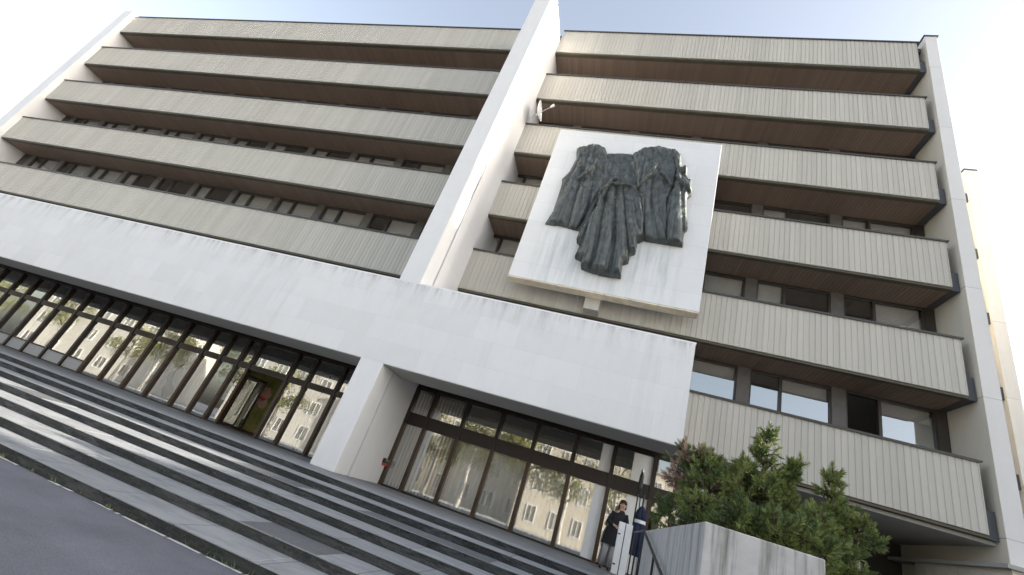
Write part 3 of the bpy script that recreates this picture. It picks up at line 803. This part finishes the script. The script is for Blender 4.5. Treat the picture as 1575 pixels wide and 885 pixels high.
for y_, z0, z1 in ((.4, 0, 1.0), (-1.9, 0, 1.0), (-4.0, -.38, .61)):
    mb = MB(); mb.tube([(0, y_, z0), (0, y_, z1)], .018, 8); mb.build('post', M['black'], hr)

def person():
    root = thing('person', 'woman with dark hair in a black coat and pale grey trousers behind the white pillar', 'person', (-8.72, -.95, 0), 0)
    # joints: pelvis first, leaning a little to the right
    J = [((0,0,.88),.125,-1), ((.02,0,1.02),.115,0), ((.06,-.01,1.20),.135,1), ((.09,-.01,1.33),.10,2), ((.10,-.02,1.41),.045,3), ((.115,-.03,1.49),.075,4), ((.12,-.03,1.57),.082,5), ((.12,-.02,1.645),.055,6)]
    def add(p, r, par): J.append((p, r, par)); return len(J)-1
    for sx, knee, ank, toe in ((-1, (-.12,-.04,.47), (-.16,.03,.08), (-.19,-.12,.03)), (1, (.07,-.06,.47), (.03,.02,.08), (.02,-.14,.03))):
        h = add((sx*.085, 0, .82), .085, 0); k = add(knee, .055, h); a = add(ank, .038, k); add(toe, .030, a)
    for sx, el, wr in ((-1, (-.16,-.05,1.07), (-.02,-.20,1.02)), (1, (.30,-.06,1.07), (.18,-.21,1.06))):
        s_ = add((.08+sx*.155, -.01, 1.31), .05, 3); e = add(el, .038, s_); w = add(wr, .026, e)
        d = (Vector(wr)-Vector(el)).normalized(); p = add(tuple(Vector(wr)+d*.06), .03, w)
        side = d.cross(Vector((0, -.3, 1))).normalized()
        for q in range(4):
            f1 = add(tuple(Vector(J[p][0])+d*.04+side*(.024*(q-1.5))), .0085, p)
            f2 = add(tuple(Vector(J[f1][0])+d*.026+Vector((0, 0, -.012))), .008, f1); add(tuple(Vector(J[f2][0])+d*.012*(1+.3*(q in (1, 2)))+Vector((0, 0, -.022))), .007, f2)
        t1 = add(tuple(Vector(wr)+d*.03+side*.035), .010, w); add(tuple(Vector(J[t1][0])+d*.03+side*.012), .008, t1)
    me = bpy.data.meshes.new('body'); me.from_pydata([j[0] for j in J], [(j[2], i) for i, j in enumerate(J) if j[2] >= 0], [])
    bo = bpy.data.objects.new('body', me); COL.objects.link(bo); bo.parent = root; me.materials.append(M['skin'])
    sk = bo.modifiers.new('skin', 'SKIN'); sk.use_smooth_shade = True
    if not me.skin_vertices: me.attributes.new  # layer is created with the modifier
    for i, j in enumerate(J): me.skin_vertices[0].data[i].radius = (j[1], j[1]*(.8 if i in (0, 1, 2, 3) else 1))
    me.skin_vertices[0].data[0].use_root = True
    ss = bo.modifiers.new('sub', 'SUBSURF'); ss.levels = 1; ss.render_levels = 2
    # face details
    def ell(mb, c, r, n=12, m=8):
        rings = []
        for a in range(m+1):
            t = math.pi*a/m
            rings.append([(c[0]+r[0]*math.sin(t)*math.cos(2*math.pi*b/n), c[1]+r[1]*math.sin(t)*math.sin(2*math.pi*b/n), c[2]+r[2]*math.cos(t)) for b in range(n)])
        for a in range(m):
            for b in range(n): mb.quad(rings[a][b], rings[a+1][b], rings[a+1][(b+1)%n], rings[a][(b+1)%n])
    mb = MB(); ell(mb, (.128,-.115,1.535), (.013,.022,.022)); ell(mb, (.045,-.03,1.54), (.012,.02,.03)); ell(mb, (.2,-.03,1.54), (.012,.02,.03)); mb.build('nose_and_ears', M['skin'], root, smooth=True)
    mb = MB(); ell(mb, (.095,-.104,1.565), (.012,.008,.008)); ell(mb, (.155,-.104,1.565), (.012,.008,.008)); mb.build('eyes', M['black'], root, smooth=True)
    mb = MB(); ell(mb, (.125,-.106,1.495), (.026,.008,.008)); mb.build('mouth', M['red'], root, smooth=True)
    mb = MB(); ell(mb, (.12,-.005,1.60), (.098,.098,.085)); ell(mb, (.05,.02,1.52), (.04,.07,.12)); ell(mb, (.19,.02,1.54), (.03,.06,.10)); ell(mb, (.11,.06,1.5), (.07,.05,.13)); mb.build('hair', M['hair'], root, smooth=True)
    # coat: flared shell from shoulders to mid thigh
    mb = MB(); N = 20; prev = None
    for z, cx, rx, ry in ((.56,-.02,.22,.17),(.75,-.01,.20,.16),(.90,0,.185,.15),(1.05,.03,.165,.14),(1.2,.06,.185,.15),(1.31,.085,.175,.12),(1.37,.10,.10,.085),(1.41,.105,.075,.07)):
        ring = [(cx+rx*math.cos(2*math.pi*i/N)*(1+.05*math.sin(i*2.7)*(z<1)), ry*math.sin(2*math.pi*i/N)-.01, z) for i in range(N)]
        if prev:
            for i in range(N): mb.quad(prev[i], prev[(i+1)%N], ring[(i+1)%N], ring[i])
        prev = ring
    for pts in ([(-.06,-.01,1.33),(-.16,-.05,1.07),(-.04,-.18,1.025)], [(.22,-.01,1.33),(.30,-.06,1.07),(.19,-.19,1.055)]): mb.tube(pts, [.07,.062,.048], 10)
    mb.build('coat', M['coat'], root, smooth=True)
    mb = MB()
    for h, k, a in (((-.085,0,.84),(-.12,-.04,.47),(-.158,.03,.10)), ((.085,0,.84),(.07,-.06,.47),(.032,.02,.10))): mb.tube([h, k, a], [.105,.075,.062], 12)
    mb.build('trousers', M['trouser'], root, smooth=True)
    for c in ((-.172,-.06,.045), (.025,-.07,.045)):
        mb = MB(); ell(mb, c, (.046,.125,.045)); mb.build('shoe', M['black'], root, smooth=True)
person()

# ------------------------------------------------------------------ rear wing on the right, with its own pier and bands
an = thing('rear_wing', 'stone end pier of a further wing, coloured bright for reflected light, with stepped balcony ends', 'building', (5.95, 7.1, 0))
mb = MB(); mb.box(0, .5, 0, 18, -.6, 23.68); mb.build('end_pier', M['wing'], an, bevel=.01)
mb = MB(); mb.box(-.05, .55, -.04, 18, 23.683, 23.73); mb.build('pier_coping', M['darkmetal'], an)
mb = MB(); ribbed(mb, -6, -.28, .12, -BAND, 0); mb.box(-6, -.29, .17, .3, -BAND+.001, 0); p = mb.build('parapet_panel', M['fascia'], an, loc=(0, 0, ztop[0]))
mb = MB(); mb.box(-.2, -.002, .12, 1.4, -BAND-.06, -BAND+.5); mb.build('end_plate', M['darkmetal'], p)
mb = MB(); mb.box(-6, -.03, .2, 9, -BAND-.05, -BAND+.2); mb.build('soffit', M['soffit'], p)
for k in range(1, 6): c = copy_tree(p); c.location = (0, 0, ztop[k])
mb = MB(); mb.box(-5.1, -.02, 1.6, 17, -.6, 23.2); mb.build('wall', M['int'], an)

# low wall and ledge below the right pier
lw = thing('ramp_wall', 'low pale panelled wall with a grey ledge at the foot of the right pier', 'wall', (.0, 0, 0))
mb = MB(); mb.box(-.12, 3.6, -.6, 6.3, 2.86, 2.95); mb.build('ledge', M['ceil'], lw)
mb = MB()
y = -.45
while y < 2.75: mb.box(.02, .26, y, y+.43, -.8, 2.858); y += .44
x = .02
while x < 3.5: mb.box(x, x+.43, -.48, -.455, -.8, 2.858); x += .44
mb.build('wall_panel', M['cream'], lw)

# ------------------------------------------------------------------ the street across: houses that mirror in the glass, added blocks that shade
def block(name, label, loc, rz, w, d, h, wall, cols, rows, group=None, w0=1.2, sill=1.0, step=3.2, tower=None):
    b = thing(name, label, 'building', loc, rz, group)
    mb = MB(); mb.box(-w/2, w/2, -d/2, d/2, 0, h); mb.build('wall', M[wall], b)
    mb = MB(); mb.box(-w/2-.25, w/2+.25, -d/2-.25, d/2+.25, h+.002, h+.35); mb.build('cornice', M['ceil'], b)
    if tower:
        mb = MB(); mb.box(-w/2+.02, w/2-.02, tower[0], tower[1], h+.36, tower[2]); mb.build('shade_tower', M[wall], b)  # added upper block that shades the front edge of the fin
    t0 = None
    for side in (1, -1):
        for r in range(rows):
            for c in range(cols):
                x = -w/2 + (c+.5)*w/cols; z = sill + r*step
                if t0 is None:
                    mb = MB(); mb.box(-w0/2-.1, w0/2+.1, -.02, .06, -.1, 0); mb.box(-w0/2-.1, w0/2+.1, -.02, .06, 1.6, 1.7)
                    mb.box(-w0/2-.1, -w0/2, -.02, .06, 0, 1.6); mb.box(w0/2, w0/2+.1, -.02, .06, 0, 1.6); mb.box(-.03, .03, -.02, .05, 0, 1.6)
                    t0 = mb.build('window', M['white'], b)
                    mb = MB(); mb.quad((-w0/2, .025, 0), (w0/2, .025, 0), (w0/2, .025, 1.6), (-w0/2, .025, 1.6)); mb.build('pane', M['glassw'], t0); q = t0
                else: q = copy_tree(t0)
                q.location = (x, side*(d/2+.003), z); q.rotation_euler = (0, 0, 0 if side > 0 else math.pi)
    return b
block('added_shade_block', 'unseen grey block added east of the office block to shade the lower fin', (29, 10.575, -.6), 0, 6, 24.65, 21.9, 'opp3', 2, 6, tower=(-12.3, -9.6, 24.6))  # three unseen blocks added to shade fin and steps around a sun patch
block('added_shade_block', 'unseen low grey block added to end the sun patch on the steps', (29, -3.42, -.6), 0, 5, 3.2, 13.0, 'opp3', 2, 3)
block('added_shade_block', 'unseen tall grey block added to shade the road and lowest steps', (36, -9.35, -.6), 0, 20, 8.5, 34, 'opp3', 5, 9)
block('townhouse', 'cream rendered townhouse across the street', (-26, -46, -.87), -.28, 15, 10, 11, 'opp1', 5, 3, 'houses across the street')
block('townhouse', 'white rendered townhouse left of the cream one across the street', (-52, -44, -.87), -.3, 16, 10, 12, 'opp2', 5, 3, 'houses across the street')
block('townhouse', 'pale townhouse at the far left across the street', (-86, -42, -.87), -.35, 22, 11, 13, 'opp2', 6, 4, 'houses across the street')
block('townhouse', 'cream townhouse at the right across the street', (-9.5, -45, -.87), -.22, 18, 10, 10, 'opp1', 7, 3, 'houses across the street', w0=.9)
block('townhouse', 'grey townhouse between the white and the cream one across the street', (-40, -50, -.87), -.25, 13, 10, 14, 'opp3', 5, 4, 'houses across the street', w0=1.0)

def leaf_tree():
    rnd = random.Random(21); root = thing('street_tree', 'x', 'tree', (0,0,0), 0, 'trees across the street')
    w = MB(); w.tube([(0,0,0),(.1,0,1.5),(.05,.1,3.0),(.2,0,5.2),(.2,.1,7)], [.22,.18,.15,.10,.03], 9)
    tips = []
    for i in range(14):
        z = rnd.uniform(2.4, 6.2); a = rnd.uniform(0, 6.28); L = rnd.uniform(1.2, 2.6)*(1-.08*(z-2.4))
        e = Vector((math.cos(a)*L, math.sin(a)*L, z+L*.55)); w.tube([(.1,0,z), (Vector((.1,0,z))+e)/2+Vector((0,0,.1)), e], [.07,.045,.015], 6); tips.append(e); tips.append((Vector((.1,0,z))+e*1.6)/2.6)
    w.build('trunk', M['birch'], root)
    f = MB()
    for t in tips:
        for c in range(5):
            cc = t + Vector((rnd.gauss(0,.45), rnd.gauss(0,.45), rnd.gauss(0,.35)))
            for k in range(26):
                p = cc + Vector((rnd.gauss(0,.28), rnd.gauss(0,.28), rnd.gauss(0,.22)))
                u = Vector((rnd.gauss(0,1), rnd.gauss(0,1), rnd.gauss(0,1))).normalized(); v = u.orthogonal().normalized()
                f.quad(p-u*.09, p+v*.045, p+u*.09, p-v*.045)
    f.build('crown', M['leaf'], root)
    return root
tt = leaf_tree()
spots = [(-92, -24, 'leafy tree farthest left along the street'), (-82, -23, 'leafy tree second from the far left end of the street'), (-72, -24, 'leafy tree before the gap left of the white townhouse'), (-62, -25, 'leafy tree nearest the far left townhouse'), (-54, -22, 'leafy tree left of the white townhouse door'), (-47, -24, 'leafy tree before the white townhouse'),
         (-39, -23, 'leafy tree right of the white townhouse'), (-33, -27, 'leafy tree between the white and cream townhouses'), (-27, -23, 'slender leafy tree left of the cream townhouse'),
         (-23.5, -25, 'leafy tree before the cream townhouse'), (-19.5, -22, 'leafy tree right of the cream townhouse'), (-15.5, -24, 'leafy tree at the kerb opposite the stone fin'),
         (-11.5, -22.5, 'leafy tree at the right across the street'), (-8, -25, 'rightmost leafy tree across the street')]
for i, (x, y, lab) in enumerate(spots):
    o = tt if i == 0 else copy_tree(tt)
    o.location = (x, y, -.76); o.rotation_euler = (0, 0, i*1.3); o.scale = (1, 1, 1 + .12*(i % 3)); o['label'] = lab

# ------------------------------------------------------------------ camera (solved from the photograph's parallels)
cam = bpy.data.cameras.new('camera'); co = bpy.data.objects.new('camera', cam); COL.objects.link(co)
Rr = ((0.9410339833380961, 0.15376471497876867, 0.3013493896299343), (0.19285055993059433, 0.4880437943333974, -0.8512472709777792), (-0.27796349353339933, 0.859168008738779, 0.42961218444377175))
mx = Matrix.Identity(4)
for i in range(3):
    mx[i][0] = Rr[0][i]; mx[i][1] = -Rr[1][i]; mx[i][2] = -Rr[2][i]
mx[0][3], mx[1][3], mx[2][3] = -9.2204, -14.1751, .5419
co.matrix_world = mx
cam.sensor_width = 36; cam.lens = 681.37/1575*36; cam.clip_start = .05; cam.clip_end = 2000
S.camera = co

# ------------------------------------------------------------------ light
SUN = Vector((1, .081, .312)).normalized()
elev = math.asin(SUN.z); az = math.atan2(SUN.x, SUN.y)     # clockwise from +Y
sun = bpy.data.lights.new('sun', 'SUN'); sun.energy = 5.0; sun.angle = math.radians(.5); sun.color = (1, .92, .80)
so = bpy.data.objects.new('sun', sun); COL.objects.link(so); so.rotation_euler = SUN.to_track_quat('Z', 'Y').to_euler(); so.location = (60, 0, 40)
W = bpy.data.worlds.new('World'); S.world = W; W.use_nodes = True
nt_ = W.node_tree; bg = nt_.nodes['Background']
sky = nt_.nodes.new('ShaderNodeTexSky'); sky.sky_type = 'NISHITA'; sky.sun_disc = False
sky.sun_elevation = elev; sky.sun_rotation = az; sky.air_density = 1.0; sky.dust_density = 4.0; sky.ozone_density = 1.0
hs = nt_.nodes.new('ShaderNodeHueSaturation'); hs.inputs['Saturation'].default_value = .58
nt_.links.new(sky.outputs[0], hs.inputs['Color']); nt_.links.new(hs.outputs[0], bg.inputs[0]); bg.inputs[1].default_value = .15
S.view_settings.view_transform = 'Standard'; S.view_settings.look = 'None'; S.view_settings.gamma = 1
S.view_settings.exposure = 1.75
try: S.cycles.max_bounces = 10; S.cycles.glossy_bounces = 5; S.cycles.transparent_max_bounces = 12
except Exception: pass
